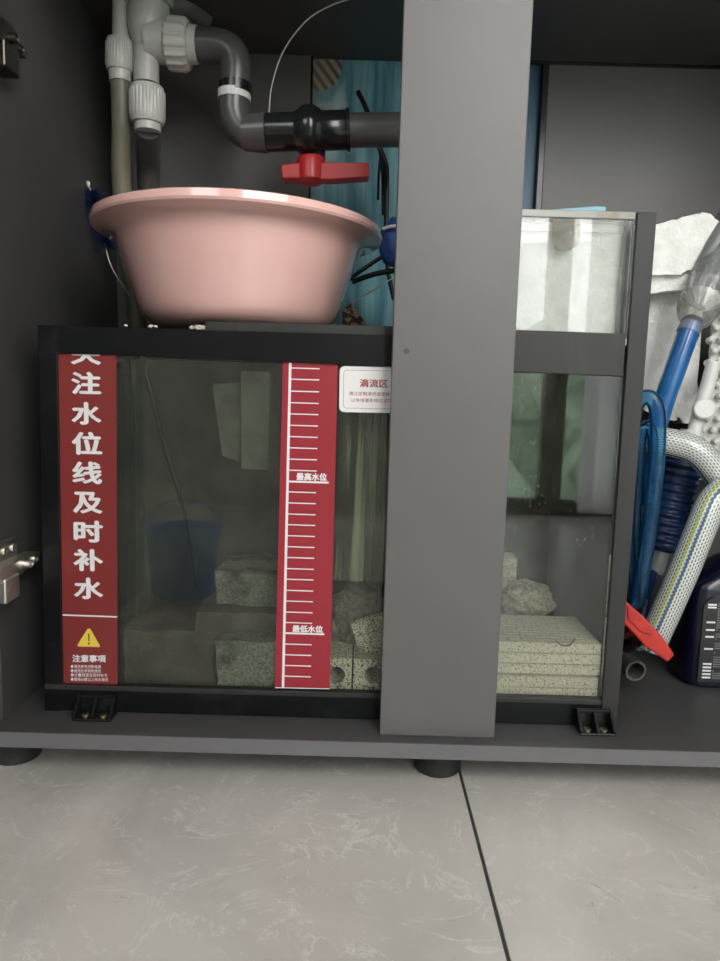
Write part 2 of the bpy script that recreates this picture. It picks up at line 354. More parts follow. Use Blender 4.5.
for i, (x, y, z, r) in enumerate(((.2, -3.0, -.35, .82), (1.85, -3.2, -.25, .60), (3.4, -3.4, -.2, .6), (1.1, -5.2, -.2, 1.3))):
    bm = bmesh.new(); bmesh.ops.create_icosphere(bm, subdivisions=4, radius=r)
    for v in bm.verts: v.co = v.co*(1+.25*noise.noise(v.co*3+Vector((i, 0, 0)))+.12*noise.noise(v.co*9)) + Vector((x, y, z))
    tag(fin('tree', bm, 'leaf', smooth=True), ('left green tree beyond the balcony door', 'middle green tree beyond the balcony door', 'right green tree beyond the balcony door', 'tall far green tree behind the others')[i], 'tree', 'trees outside the balcony door')
# bucket that stands on the floor beside the viewer, mirrored in the tank glass
bk = thing('bucket', 'blue plastic bucket on the tiles in front of the cabinet, seen mirrored in the glass', 'bucket', (-.36, .10, ZF))
lathe('body', (-.36, .10, ZF), (0, 0, 1), [(0, .058), (.002, .062), (.13, .075), (.135, .079), (.14, .079), (.14, .073), (.13, .072), (.006, .058), (.004, .002)], 'bluebucket', bk)
tube('handle', [Vector((-.36+.077*math.cos(a), .10-.01, ZF+.135+.06*math.sin(a))) for a in [PI*i/8 for i in range(9)]], .0025, 'bluebucket', bk, n=3, seg=8)
# ================================================================== cabinet
XL = -.3808; XRW = .62; YB = 1.10; ZC = .860; YE = .7005
cab = thing('aquarium_cabinet', 'open dark grey laminate aquarium cabinet standing on black feet over the tiles', 'cabinet', (0, .9, ZF))
box('bottom_panel', (XL-.03, YE, -.017), (XRW+.02, YB+.012, 0), 'laminate_dark', cab, bevel=.0012)
box('edge_band', (XL-.03, YE-.0008, -.0168), (XRW+.02, YE, -.0004), 'laminate_edge', cab, bevel=0)
box('top_panel', (XL-.018, .7355, ZC), (XRW+.018, YB+.012, ZC+.018), 'laminate_dark', cab)
box('side_panel', (XL-.018, .724, 0), (XL, YB+.012, ZC), 'laminate_dark', cab)
box('side_panel', (XRW, .724, 0), (XRW+.018, YB+.012, ZC), 'laminate_dark', cab)
post = box('center_post', (.0290, .717, 0), (.1525, .735, ZC+.018), 'laminate', cab, bevel=.0009, label='broad grey upright post dividing the cabinet opening')
bl = P(311, 55, YB).x; brx = P(549.5, 62, YB).x
box('back_panel', (XL, YB, 0), (bl, YB+.012, ZC), 'laminate', cab, label='dark back panel behind the pipes')
box('back_panel', (brx, YB, 0), (XRW, YB+.012, ZC), 'laminate', cab, label='grey back panel right of the post')
box('back_panel_edge', (brx-.009, YB-.002, 0), (brx, YB+.012, ZC), 'black', cab)
box('back_panel_edge', (bl, YB+.001, 0), (bl+.003, YB+.012, ZC), 'black', cab)
box('dado_strip', (post.location.x+.20, YB-.004, ZC-.004), (XRW, YB, ZC), 'black', cab, bevel=0)
for fx in (437, 18):
    c = P(fx, 772, .752)
    lathe('foot', (c.x, .752, ZF), (0, 0, 1), [(0, .0245), (.002, .0262), (.03, .0262), (.0362, .0262)], 'rubber', cab)
for fx, fy in ((.55, .752), (-.36, 1.06), (.1, 1.06), (.55, 1.06)):
    lathe('foot', (fx, fy, ZF), (0, 0, 1), [(0, .0245), (.002, .0262), (.0362, .0262)], 'rubber', cab)
dl = box('cabinet_door', (XL-.024, .27, .004), (XL-.006, .698, ZC), 'laminate_dark', cab, label='open left door, folded back beside the opening')
for yy, zz in ((.32, .375), (.285, .135)):
    box('latch_plate', (XL-.006, yy, zz), (XL-.004, yy+.014, zz+.022), 'metal', dl)
# poster on the wall inside the back opening
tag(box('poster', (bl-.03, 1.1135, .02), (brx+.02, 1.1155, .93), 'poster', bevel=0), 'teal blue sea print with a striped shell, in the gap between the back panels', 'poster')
# hinges on the left side panel
def hinge(px, py, body, lit):
    X = XL; e = PX(px, py, X+.020); y1 = e.y; zt_ = e.z; n0 = PX(3, py, X+.015).y                 # far upper tip of the arm
    h = fin('hinge', box_bm((X, y1-.052, zt_-.026), (X+.003, y1-.004, zt_-.002)), body, cab, bevel=.0008)
    w = box('mounting_plate', (X+.003, n0+.010, zt_-.004), (X+.006, n0+.048, zt_+.022), body, h)
    for yy in (n0+.020, n0+.038): lathe('screw', (X+.006, yy, zt_+.011), (1, 0, 0), [(0, .0045), (.002, .0040), (.0012, .002)], body, h, seg=12)
    fin('hinge_arm', prism_bm([(X+.004, y1, zt_), (X+.004, y1, zt_-.009), (X+.004, y1-.045, zt_-.016), (X+.004, y1-.13, zt_-.014), (X+.004, y1-.13, zt_+.001), (X+.004, y1-.05, zt_+.001)], (.016, 0, 0)), body, h, bevel=.0012)
    box('hinge_cup', (X+.003, n0-.01, zt_-.038), (X+.022, n0+.020, zt_-.012), lit, h, bevel=.002)
    for yy, r, l in ((y1-.036, .0045, .008), (y1-.014, .0040, .003)):
        lathe('screw', (X+.019, yy, zt_-.006), (1, 0, 0), [(0, r), (l, r), (l+.001, r*.6), (l-.0005, r*.3)], body, h, seg=14)
hinge(40, 551, 'metal', 'metal')
hinge(27, 50, 'dark_metal', 'dark_metal')
fin('scuff_mark', lathe_bm(P(406.5, 351, .7168), (0, -1, 0), [(0, .0032), (.0002, .0030)], 14), 'laminate_dark', post)
# ================================================================== sump tank
YF = .752; YG = .7555; YT = 1.06
tank = thing('sump_tank', 'black framed glass sump tank with red stickers, filling the cabinet', 'fish tank', (-.02, .9, 0))
zt = .427; zl = .4355
xl0, xr0 = -.3475, .2985
slab('frame_top_rail', [(37.2, 325), (391, 335.2), (512, 338.5), (626, 341), (623, 376.3), (512, 371.5), (391, 366.5), (116, 354.8), (45, 353.2), (38.5, 353)], YF, YF+.010, 'frame', tank)
slab('frame_lip', [(205, 321.2), (391, 326.2), (560, 331.2), (626, 333.8), (625.6, 345), (391, 338), (205, 333)], YF+.0025, YF+.012, 'frame_grey', tank, label='dark grey rim strip on top of the front rail')
slab('frame_right_rail', [(500, 332), (626, 334.4), (623, 376.3), (500, 371.2)], YF-.0006, YF+.004, 'frame_grey', tank, label='grey right stretch of the top rail beside the post')
slab('frame_left_post', [(38.5, 352), (57, 352), (62.8, 712), (45, 711.5)], YF-.0002, YF+.010, 'frame', tank)
box('frame_bottom_rail', (xl0, YF, .0005), (.2775, YF+.010, .0315), 'frame', tank)
box('frame_bottom_lip', (xl0, YF-.0012, .0255), (.2775, YF, .0315), 'frame_grey', tank)
a = P(637.4, 212, YF); b_ = P(656.4, 212.5, YF)
fin('frame_right_post', prism_bm([(a.x, YF-.001, a.z), (b_.x+.0005, YF-.001, a.z), (b_.x-.001, YF-.001, .001), (a.x, YF-.001, .001)], (0, .006, 0)), 'frame_grey', tank, bevel=.0008, label='tall dark grey corner post rising above the tank')
box('frame_right_side', (b_.x-.006, YF+.005, .001), (b_.x-.001, YT, zt), 'frame', tank)
box('frame_back_rail', (xl0, YT-.012, zt-.02), (b_.x-.006, YT, zt), 'frame', tank)
box('frame_left_side', (xl0, YF+.010, zt-.028), (xl0+.004, YT-.012, zt), 'frame', tank)
box('tank_bottom', (xl0+.002, YF+.010, .001), (b_.x-.007, YT-.002, .012), 'frame', tank)
box('front_glass', (xl0+.012, YG, .028), (.2785, YG+.005, .405), 'glass', tank, bevel=0, label='wet, algae-filmed front glass')
box('side_glass', (xl0+.004, YG+.006, .012), (xl0+.009, YT-.012, zt-.002), 'glass_side', tank, bevel=0)
box('back_glass', (xl0+.009, YT-.008, .012), (.2905, YT-.003, zt-.02), 'back_film', tank, bevel=0)
dx = P(330, 500, .79).x
box('divider', (dx, YG+.0065, .012), (dx+.005, YT-.012, .39), 'glass_side', tank, bevel=0)
dx2 = .10
box('divider', (dx2, YG+.0065, .012), (dx2+.005, YT-.012, .39), 'glass_side', tank, bevel=0)
slab('algae_plate', [(333, 362), (470, 366), (462, 585), (330, 580)], .802, .806, 'algae', tank, bevel=0, label='glass baffle streaked with green algae behind the white label')
slab('overflow_plate', [(241, 371), (270, 372), (268, 470), (241, 469)], .90, .904, 'grey_film', tank)
slab('overflow_plate', [(212, 384), (241, 382), (241, 462), (222, 456)], .93, .934, 'grey_film', tank)
# right side: trickle box made of clear acrylic, part of the tank
bx = P(634.5, 212, .775).x; bz1 = P(560, 210, .775).z; bz0 = zt+.0005
trk = thing('trickle_box', 'clear acrylic trickle box full of white floss, standing on the right end of the tank', 'filter box', (.22, .85, zt))
X0 = .14
box('front_panel', (X0, .775, zt+.004), (bx, .779, bz1-.006), 'acrylic', trk, bevel=0)
box('side_wall', (bx-.004, .779, zt+.004), (bx, .93, bz1-.006), 'acrylic_edge', trk)
box('back_wall', (X0, .926, zt+.004), (bx-.004, .93, bz1-.006), 'acrylic_edge', trk)
box('side_wall', (X0-.004, .775, zt+.004), (X0, .93, bz1-.006), 'acrylic_edge', trk)
box('bottom_plate', (X0-.004, .775, zt+.0008), (bx, .93, zt+.004), 'acrylic_edge', trk)
box('rim', (X0-.004, .7735, bz1-.008), (bx+.001, .781, bz1), 'rim_dirty', trk, label='algae-stained rim of the box')
box('rim', (bx-.006, .781, bz1-.008), (bx+.001, .93, bz1), 'rim_dirty', trk)
box('inner_rail', (X0, .7792, bz1-.021), (bx-.012, .782, bz1-.018), 'acrylic_edge', trk)
e0 = P(617.5, 330, .779).x
box('corner_strip', (e0, .7792, zt+.006), (e0+.0035, .784, bz1-.018), 'acrylic_edge', trk)
box('corner_strip', (e0+.010, .7792, zt+.006), (e0+.0125, .784, bz1-.012), 'acrylic_edge', trk)
nc = P(565.5, 236, .774); npts = [(nc.x-.0145, .7742, bz1-.009)] + [(nc.x+.0145*math.cos(t), .7742, nc.z+.0145*math.sin(t)-.001) for t in [PI+PI*i/12 for i in range(13)]] + [(nc.x+.0145, .7742, bz1-.009)]
M['notch'] = clear('notch_plastic', (.85, .85, .83), (.45, .43, .38), .25, .5, 60)
fin('finger_tab', prism_bm(npts, (0, -.0015, 0)), 'notch', trk)
bm = rough(box_bm((X0+.001, .7865, zt+.006), (bx-.006, .920, bz1-.010)), .0010, 60, 14, 3)
tag(fin('filter_floss', bm, 'floss', smooth=True), 'white filter floss packed inside the clear trickle box', 'filter floss')
tag(slab('acrylic_strip', [(538, 210.5), (596, 206), (606, 206.5), (606, 211), (596, 214), (560, 213.5)], .800, .812, 'cyan', bevel=.0008), 'cyan plastic strip lying across the top of the clear trickle box', 'plastic strip')
# stickers -------------------------------------------------------
st = slab('warning_sticker', [(56.7, 350), (116.3, 351), (117.6, 684.5), (62.7, 683)], YG-.0003, YG-.0001, 'sticker', tank, bevel=0, label='tall dark red sticker with white characters, left')
YS = YG-.0003
rows = [('注', 71, 371.8, 101, 394.4), ('水', 71.2, 402, 101.2, 424.8), ('位', 71.5, 431.8, 102, 454.9), ('线', 72, 461.5, 102, 484), ('及', 72.8, 491.9, 102.4, 513.5),
        ('时', 73.4, 520.5, 102.8, 542.4), ('补', 73.2, 549, 103, 571.2), ('水', 73.7, 577.6, 103, 599.2), ('关', 70.5, 341.5, 100.8, 364.7)]
for ch, x0, y0, x1, y1 in rows:
    fin('character', bold_bm(ch, rect(x0, y0-.3, x1, y1-.3, .02, .015), YS, 1.1), 'print', st)
fin('divider_line', stroke((61.5, 614.9), (117.2, 616.9), .0016, YS), 'print', st)
T = [P(x, y, YS) for x, y in ((88.9, 628.4), (87.6, 628.8), (77.4, 645), (78.2, 646.4), (99.4, 647), (100, 645.8), (90.4, 629))]
tri = fin('warning_triangle', prism_bm(T, (0, -.0002, 0)), 'yellow', st)
bm = stroke((88.8, 633.4), (89, 641), .0013, YS-.0002); stroke((88.9, 642.6), (88.9, 644.4), .0016, YS-.0002, bm=bm); fin('exclamation_mark', bm, 'ink', tri)
fin('heading', bold_bm('注意事項', rect(72.3, 654.6, 105.8, 662, .012), YS, .3), 'print', st)
for s, x1, y in (('◆清洗前先切断电源', 101, 664.6), ('◆使用化学药剂清洗', 101, 668.9), ('◆水量低至位及时补水', 107.6, 673), ('◆使用60度以上热水清洗', 108, 677.4)):
    fin('small_text', text_bm(s, rect(70.5, y, x1, y+3.6, .014), YS, 0), 'print', st)
g = slab('level_gauge_sticker', [(283, 360), (338, 362.5), (329.7, 688.6), (274.8, 687.2)], YG-.0003, YG-.0001, 'sticker2', tank, bevel=0, label='crimson water level gauge sticker with white ticks')
fin('gauge_line', stroke((290.3, 361), (283, 687.5), .0028, YS), 'print', g)
fin('bottom_line', stroke((275, 687.6), (329.5, 688.8), .0009, YS), 'print', g)
ty = [368.3, 379.5, 391.4, 403, 414.2, 425.6, 436.9, 448.1, 459.4, 470.5, 492.2, 503.2, 514.3, 525, 536, 547, 557.8, 568.9, 579.5, 590.6, 601.3, 612.3, 622.8, 644.3, 655, 665.7, 676.4]
def gx(y): return 290.3-7.3*(y-361)/326.5
for y in ty: fin('tick', stroke((gx(y), y-.4), (319.6-9*(y-368)/310, y+.5), .00115, YS), 'print', g)
for y, xe in ((482, 328.6), (633.6, 324.2)): fin('long_tick', stroke((gx(y), y-.6), (xe, y+.6), .0020, YS), 'print', g)
fin('level_text', bold_bm('最高水位', rect(296.3, 472.6, 327, 480.3, .02), YS, .35), 'print', g)
fin('level_text', bold_bm('最低水位', rect(292.3, 625, 323, 632.2, .02), YS, .35), 'print', g)
# white label with rounded corners
x0, x1, y0, y1, r = 339.6, 408, 366.3, 412.8, 4
def rr(x0, y0, x1, y1, r, sl=.02):
    o = []
    for cx_, cy_, a0 in ((x1-r, y0+r, -90), (x1-r, y1-r, 0), (x0+r, y1-r, 90), (x0+r, y0+r, 180)):
        for k in range(5):
            a = math.radians(a0+k*22.5); x = cx_+r*math.cos(a); y = cy_+r*math.sin(a); o.append((x-(y-y0)*.015, y+(x-x0)*sl))
    return o
lb = slab('zone_label', rr(339.8, 366, 408, 412, 5), YG-.0008, YG-.0003, 'label', tank, bevel=0, label='white rounded label with brown-red characters, cut by the post')
YL = YG-.0008
bp = rr(343.8, 370, 404, 408, 3.5); bm = bmesh.new()
for i in range(len(bp)): stroke(bp[i], bp[(i+1) % len(bp)], .0004, YL, .0001, bm)
fin('border_line', bm, 'print_red', lb)
fin('title', bold_bm('滴流区', rect(359.6, 378.8, 388, 387.2, .02), YL, .3), 'print_red', lb)
fin('small_text', text_bm('建议定期清洗或更换滤材', rect(349.2, 391.4, 399, 395.4, .02), YL, .0), 'print_red', lb)
fin('small_text', text_bm('以免堵塞影响过滤效果', rect(351.2, 398, 397, 402, .02), YL, .0), 'print_red', lb)
# brackets ---------------------------------------------------------
def bracket(x0, x1, lab):
    t = thing('corner_bracket', lab, 'bracket', ((x0+x1)/2, .74, 0), 'black brackets clamping the tank to the cabinet floor')
    yb = YF-.0018; yf = .7275; h = .0225; w = .0028
    box('base_plate', (x0, yf, .0003), (x1, yb, .0030), 'black', t)
    box('back_plate', (x0, yb-.002, .003), (x1, yb, h), 'black', t)
    box('top_bar', (x0, yb-.006, h-.003), (x1, yb-.002, h), 'frame', t)
    for x in (x0, (x0+x1)/2-w/2, x1-w):
        fin('gusset', prism_bm([(x, yf, .003), (x, yb-.002, .003), (x, yb-.002, h), (x, yb-.006, h), (x, yf, .006)], (w, 0, 0)), 'frame', t, bevel=.0004)
    for x in (x0+.25*(x1-x0)+.0008, x0+.75*(x1-x0)-.0008):
        s = lathe('screw', (x, yf+.009, .003), (0, 0, 1), [(0, .0044), (.0012, .0044), (.0020, .003)], 'brass', t, seg=16)
        bm = box_bm((x-.0026, yf+.0085, .0048), (x+.0026, yf+.0095, .0053)); box_bm((x-.0005, yf+.0064, .0048), (x+.0005, yf+.0116, .0053), bm)
        fin('screw_cross', bm, 'black', s)
ba = PZ(71.5, 722, 0).x; bb = PZ(111, 722, 0).x; bracket(ba, bb, 'black two-bay bracket with brass screws at the left foot of the tank')
ba = PZ(580, 736, 0).x; bb = PZ(616, 737, 0).x; bracket(ba, bb, 'black two-bay bracket with brass screws at the right foot of the tank')
# ================================================================== filter media inside the tank
def ridged(name, x0, x1, y0, y1, z0, z1, nf, nt_, m, lab, gr='porous ceramic bricks in the sump', tilt=0, depth=.0040, piv=None):
    f = []; hz = (z1-z0)/nf; d = depth
    for i in range(nf):
        a = z0+i*hz; f += [(y0+.0022, a), (y0, a+.0009), (y0, a+hz-.0009), (y0+.0022, a+hz)]
    ty_ = (y1-y0)/nt_
    for i in range(nt_):
        a = y0+i*ty_; f += [(a+(.0024 if i == 0 else 0), z1), (a+ty_*.62, z1), (a+ty_*.66, z1-d), (a+ty_*.97, z1-d)]
    f += [(y1, z0)]
    o = fin(name, prism_bm([(x0, y, z) for y, z in f], (x1-x0, 0, 0)), m)
    if tilt:
        c = Vector(((x0+x1)/2, (y0+y1)/2, (z0+z1)/2))
        o.data.transform(Matrix.Translation(c) @ Matrix.Rotation(tilt, 4, 'Y') @ Matrix.Translation(-c))
    return tag(o, lab, 'filter brick', gr)
gb = 'porous ceramic bricks in the sump'
xr1 = .2765
ridged('ceramic_brick', .142, xr1, .7625, .865, .0125, .0525, 3, 5, 'ceramic', 'lower of two stacked cream porous bricks behind the right glass')
ridged('ceramic_brick', .142, xr1+.001, .7625, .865, .0545, .0925, 3, 11, 'ceramic', 'upper of two stacked cream porous bricks behind the right glass')
ridged('ceramic_brick', .150, P(516, 580, .935).x, .935, .98, .0125, P(508, 558, .935).z, 10, 3, 'ceramic', 'upright ridged cream brick standing behind the stack, beside the post')
def bag(cx_, cy_, cz, rx, ry, rz, m, name, lab):
    bm = bmesh.new(); bmesh.ops.create_icosphere(bm, subdivisions=5, radius=1)
    for v in bm.verts:
        n_ = noise.noise(v.co*2.2+Vector((cx_*9, 0, 0)))*.22+noise.noise(v.co*6)*.06
        v.co = Vector((v.co.x*rx*(1+n_)+cx_, v.co.y*ry*(1+n_)+cy_, max(v.co.z*rz*(1+n_)+cz, cz-rz*.8)))
    return tag(fin(name, bm, m, smooth=True), lab, 'filter bag')
c = P(527, 600, .90); bag(c.x, .905, .100, .036, .028, .024, 'mesh', 'mesh_bag', 'tan mesh media bag lying behind the cream bricks')
tag(fin('brick_support', rough(box_bm((.205, .94, .016), (.272, 1.03, .088)), .003, 40, 4, 1), 'mud'), 'dark brown sediment-covered block behind the cream bricks', 'filter block')
c = P(358, 620, .83); bag(c.x, .84, .085, .036, .03, .052, 'mesh_dark', 'mesh_bag', 'brown netted media bag behind the white label, above holed bricks')
pts = cr([P(556, 641, .7612), P(562, 645.5, .7612), P(570, 645, .7612), P(575, 638.5, .7612)], 6)
tag(fin('twig', tube_bm(pts, .0007, 6), 'mud', smooth=True), 'short curved brown thread on the cream brick', 'twig')
def holed(pxl, pxr, lab, hx, Y=.7635, z0=.0125):
    xa = P(pxl, 690, Y).x; xb = P(pxr, 690, Y).x; z1 = P(360, 659, Y).z; hc = P(hx, 675, Y); r = .0098; bm = bmesh.new(); n_ = 24
    inn = [bm.verts.new((hc.x+r*math.cos(2*PI*i/n_), Y, hc.z+r*math.sin(2*PI*i/n_))) for i in range(n_)]
    inb = [bm.verts.new((v.co.x, Y+.05, v.co.z)) for v in inn]; out = []
    for i in range(n_):
        a = 2*PI*i/n_; cx_, sx_ = math.cos(a), math.sin(a)
        t = min([(((xb if cx_ > 0 else xa)-hc.x)/cx_) if abs(cx_) > 1e-6 else 9, (((z1 if sx_ > 0 else z0)-hc.z)/sx_) if abs(sx_) > 1e-6 else 9])
        out.append((hc.x+t*cx_, hc.z+t*sx_))
    for px_, pz_ in ((xa, z0), (xb, z0), (xb, z1), (xa, z1)):   # snap nearest to corners
        k = min(range(n_), key=lambda i: (out[i][0]-px_)**2+(out[i][1]-pz_)**2); out[k] = (px_, pz_)
    of = [bm.verts.new((x, Y, z)) for x, z in out]; ob = [bm.verts.new((x, Y+.06, z)) for x, z in out]
    for i in range(n_):
        j = (i+1) % n_
        bm.faces.new((inn[i], inn[j], of[j], of[i])); bm.faces.new((inn[i], inb[i], inb[j], inn[j])); bm.faces.new((of[i], of[j], ob[j], ob[i]))
    bm.faces.new(inb); bm.faces.new(ob[::-1])
    tag(fin('ceramic_brick', bm, 'ceramic_dirty'), lab, 'filter brick', gb)
holed(316, 351, 'holed porous brick at the sump bottom, right against the gauge sticker', 336.5)
holed(353, 390, 'holed porous brick at the sump bottom, half behind the post', 373)
c0 = P(356, 612, .79)
o = ridged('ceramic_brick', c0.x, c0.x+.075, .785, .80, P(370, 654, .79).z, P(370, 612, .79).z, 3, 1, 'ceramic_dirty', 'tilted ridged brick above the holed bricks', tilt=math.radians(-18), depth=.003)
for (x0, y0, x1, y1, Y, Y2, sd, lab) in ((216, 641, 281, 686, .765, .84, 1, 'low mossy green rock slab left of the gauge sticker'),
        (196, 612, 281, 640, .80, .9, 2, 'flat brown-green rock slab lying on the mossy one'),
        (215, 572, 281, 611, .83, .93, 3, 'upper mossy rock block left of the gauge sticker'),
        (125, 630, 214, 686, .80, .9, 4, 'low dark grey rock slab right of the red warning sticker')):
    a = P(x0, y0, Y); b2 = P(x1, y1, Y); zz = max(min(b2.z, .2), .0125)
    if sd in (1, 4): zz = .0125
    bm = rough(box_bm((a.x, Y, zz), (b2.x, Y2, a.z)), .004, 45, 7, sd)
    for v in bm.verts: v.co.z = max(v.co.z, .0125); v.co.y = max(v.co.y, .7625)
    tag(fin('rock', bm, {1: 'mossy', 2: 'mud', 3: 'mossy', 4: 'mud', 5: 'mossy'}[sd], smooth=True), lab, 'rock', 'rocks in the left half of the sump')
tag(tube('cable', [(-.32, 1.0, .445), P(139, 335, .93), P(146, 372, .86), P(163, 440, .86), P(184, 510, .86), P(197, 588, .87)], .0034, 'cable', n=8, seg=10, rf=lambda t: .0042-.0024*t), 'black cable hanging down inside the murky left side of the tank', 'cable')
# crust, threads on the rail
for i, (x, y, s) in enumerate(((199, 323, .0045), (204, 325, .0035), (192, 323, .003), (151, 322, .0028), (126, 321, .002), (156, 323.5, .002))):
    bm = bmesh.new(); bmesh.ops.create_icosphere(bm, subdivisions=3, radius=s); cc = P(x, y, YF+.006)
    for v in bm.verts: v.co = v.co*(1+.5*noise.noise(v.co*700)) ; v.co.z *= .6; v.co += Vector((cc.x, cc.y, zt+.0022 if x < 205 else .4365))
    tag(fin('salt_crust', bm, 'crust', smooth=True), ('largest lump of cream salt crust on the rail, in front of the basin', 'cream salt lump touching the largest one on its right', 'cream salt lump touching the largest one on its left', 'cream salt lump at the left foot of the basin', 'leftmost tiny speck of cream salt on the tank rail', 'tiny cream salt speck between the left lump and the largest one')[i], 'salt crust', 'salt crusts on the tank rail')
# ================================================================== pink basin
YBC = .876
bc = P(239.5, 231, YBC); zb = .4368; bz = Vector((bc.x+.001, YBC, zb)); hb = bc.z-zb; Q = .955
prof = [(0, .002), (.0, .088), (.001, .098), (.004, .109), (.010, .118), (.018, .1235), (.028, .1275), (hb*.6, .142), (hb-.026, .1495), (hb-.019, .1505), (hb-.0145, .1555), (hb-.0115, .162), (hb-.0095, .169), (hb-.009, .175), (hb-.0085, .1785), (hb-.006, .1800), (hb+.0015, .1785), (hb+.003, .176), (hb+.003, .172),
     (hb-.003, .160), (hb-.010, .150), (hb-.02, .1455), (.028, .1205), (.010, .111), (.004, .100), (.003, .002)]
tag(lathe('basin', bz, (.003, 0, 1), [(h, r*Q) for h, r in prof], 'pink', seg=96, caps=False), 'large round pink plastic basin resting on top of the tank', 'basin')
# ================================================================== plumbing (white manifold)
YP = .955
mf = thing('pipe_manifold', 'grey-white plastic drain manifold with ribbed union nuts, upper left', 'pipe fitting', tuple(P(148, 40, YP)))
def v3(x, y, Y=YP): return P(x, y, Y)
def ribs(n_, amp): return lambda h, r, i: r*(1+(amp if i % 2 else 0))
def nut(parent, a, b_, r, m='pipe_white', seg=84, amp=-.055, name='union_nut', mod=None):
    ax = (b_-a); L = ax.length
    return lathe(name, a, ax, [(0, r*.80), (.001, r*.95), (L*.12, r*.97), (L*.14, r*1.04), (L*.8, r*1.04), (L*.9, r*.99), (L, r*.9), (L, r*.75)], m, parent, seg=seg, mod=mod or (lambda h, r_, i: r_*(1+(amp if (i % 3 == 0 and L*.13 < h < L*.85) else 0))))
# thin left branch
tube('thin_branch', [v3(121.5, 1), v3(121.5, 12), v3(121, 40)], R(8.2, YP), 'pipe_white', mf, n=3, seg=24)
nut(mf, v3(120.5, 40), v3(120, 72), R(13.0, YP))
lathe('sleeve', v3(120, 68), v3(120.4, 82)-v3(120, 68), [(0, R(11, YP)), (R(13, YP), R(10, YP))], 'pipe_white', mf)
# body
tube('main_body', [v3(149.5, 2, YP), v3(149, 8, YP), v3(148, 25, YP), v3(147, 50)], R(17.5, YP), 'pipe_white', mf, n=4, seg=36, rf=lambda t: R(19, YP) if t < .72 else R(19, YP)-(t-.72)/.28*R(7, YP))
tube('collar', [v3(149.8, 0, YP), v3(149.6, 6, YP)], R(22, YP), 'pipe_white', mf, n=2, seg=36)
tube('lower_spigot', [v3(146.5, 30), v3(146.5, 84)], R(11.8, YP), 'pipe_white', mf, n=2, seg=32)
tube('side_branch', [v3(146, 26), v3(160, 40), v3(170, 43.5)], R(15, YP), 'pipe_white', mf, n=4, seg=32)
tube('side_branch', [v3(149, 41), v3(170, 42)], R(19, YP), 'pipe_white', mf, n=2, seg=32)
nut(mf, v3(147, 87), v3(147.5, 124), R(16.2, YP))
lathe('sleeve', v3(147.5, 121), v3(147.8, 133)-v3(147.5, 121), [(0, R(13, YP)), (R(10, YP), R(12.2, YP))], 'pipe_white', mf)
nut(mf, v3(166.5, 43.5), v3(190, 45.5), R(20.8, YP), seg=96, mod=lambda h, r_, i: r_*(1+(.06 if i % 6 < 2 and h > R(2, YP) else 0)))
lathe('sleeve', v3(188, 44.5), v3(198, 45)-v3(188, 44.5), [(0, R(17, YP)), (R(9.5, YP), R(16.2, YP))], 'pipe_white', mf)
# upper right dark branch of the manifold
tube('upper_branch', [v3(160, 4, .96), v3(186, 6, .98), v3(204, 18, 1.01)], R(11, YP), 'pipe_grey', mf, n=5, seg=28)
zt2 = P(360, 330, 1.0).z
tag(tube('drain_hose', [v3(120.3, 78), v3(121.8, 120, .965), v3(122, 190, .995), v3(135, 300, 1.02), v3(138, 343, 1.03)], R(9.4, YP), 'hose_olive', n=8, seg=24), 'olive-brown translucent hose hanging below the thinner left union nut', 'hose')
tag(tube('drain_pipe', [v3(148.2, 130, .957), v3(149, 190, 1.03), v3(153, 343, 1.04)], R(11.5, YP), 'pipe_dark', n=5, seg=24), 'straight dark grey pipe below the right union nut', 'pipe')
# elbow pipe
el = thing('elbow_pipe', 'dark grey swan-neck pipe with white tape, linking manifold and valve', 'pipe', tuple(P(234, 100, YP)))
tube('upper_elbow', [v3(197, 45), v3(218, 46), v3(231, 52), v3(236, 66), v3(235.5, 88)], R(14.8, YP), 'pipe_dark', el, n=8, seg=32)
lathe('socket_ring', v3(235.5, 84), v3(235.3, 93)-v3(235.5, 84), [(0, R(15.2, YP)), (R(9, YP), R(15.2, YP))], 'black', el)
lathe('white_tape', v3(234.4, 92), v3(234.2, 99)-v3(234.4, 92), [(0, R(15.4, YP)), (R(7.5, YP), R(15.4, YP))], 'tape', el)
tube('lower_elbow', [v3(234.3, 96), v3(234.5, 114), v3(240, 128), v3(252, 134), v3(266, 133)], R(14.6, YP), 'pipe_dark', el, n=8, seg=32, rf=lambda t: R(15-.2*t, YP))
lathe('socket', v3(243, 133.5), v3(265, 133)-v3(243, 133.5), [(0, R(15.5, YP)), (R(22, YP), R(17.8, YP))], 'pipe_dark', el)
# ball valve
vl = thing('ball_valve', 'black ball valve with a red lever above the pink basin', 'valve', tuple(P(310, 130, YP)))
va, vb = v3(266, 132.5), v3(350, 130); ax = vb-va
L = ax.length
lathe('body', va, ax, [(0, R(15, YP)), (.001, R(17, YP)), (L*.33, R(17, YP)), (L*.36, R(17.5, YP)), (L*.40, R(20, YP)), (L*.46, R(22.5, YP)), (L*.52, R(23.2, YP)), (L*.58, R(22.5, YP)), (L*.64, R(20, YP)), (L*.68, R(17.5, YP)), (L*.95, R(17.5, YP)), (L*.96, R(18.8, YP)), (L, R(18.8, YP)), (L, R(15, YP))], 'black_pvc', vl, seg=40)
lathe('stem', v3(314, 145, .965), v3(314, 160, .96)-v3(314, 145, .965), [(0, R(11, YP)), (R(17, YP), R(11, YP))], 'black_pvc', vl)
hd = slab('lever', [(281, 164.5), (297, 162.5), (330, 162), (369, 162.5), (369.5, 175), (368, 177), (330, 179.5), (297, 178), (282, 178)], .945, .968, 'red', vl, bevel=.0025, seg=3)
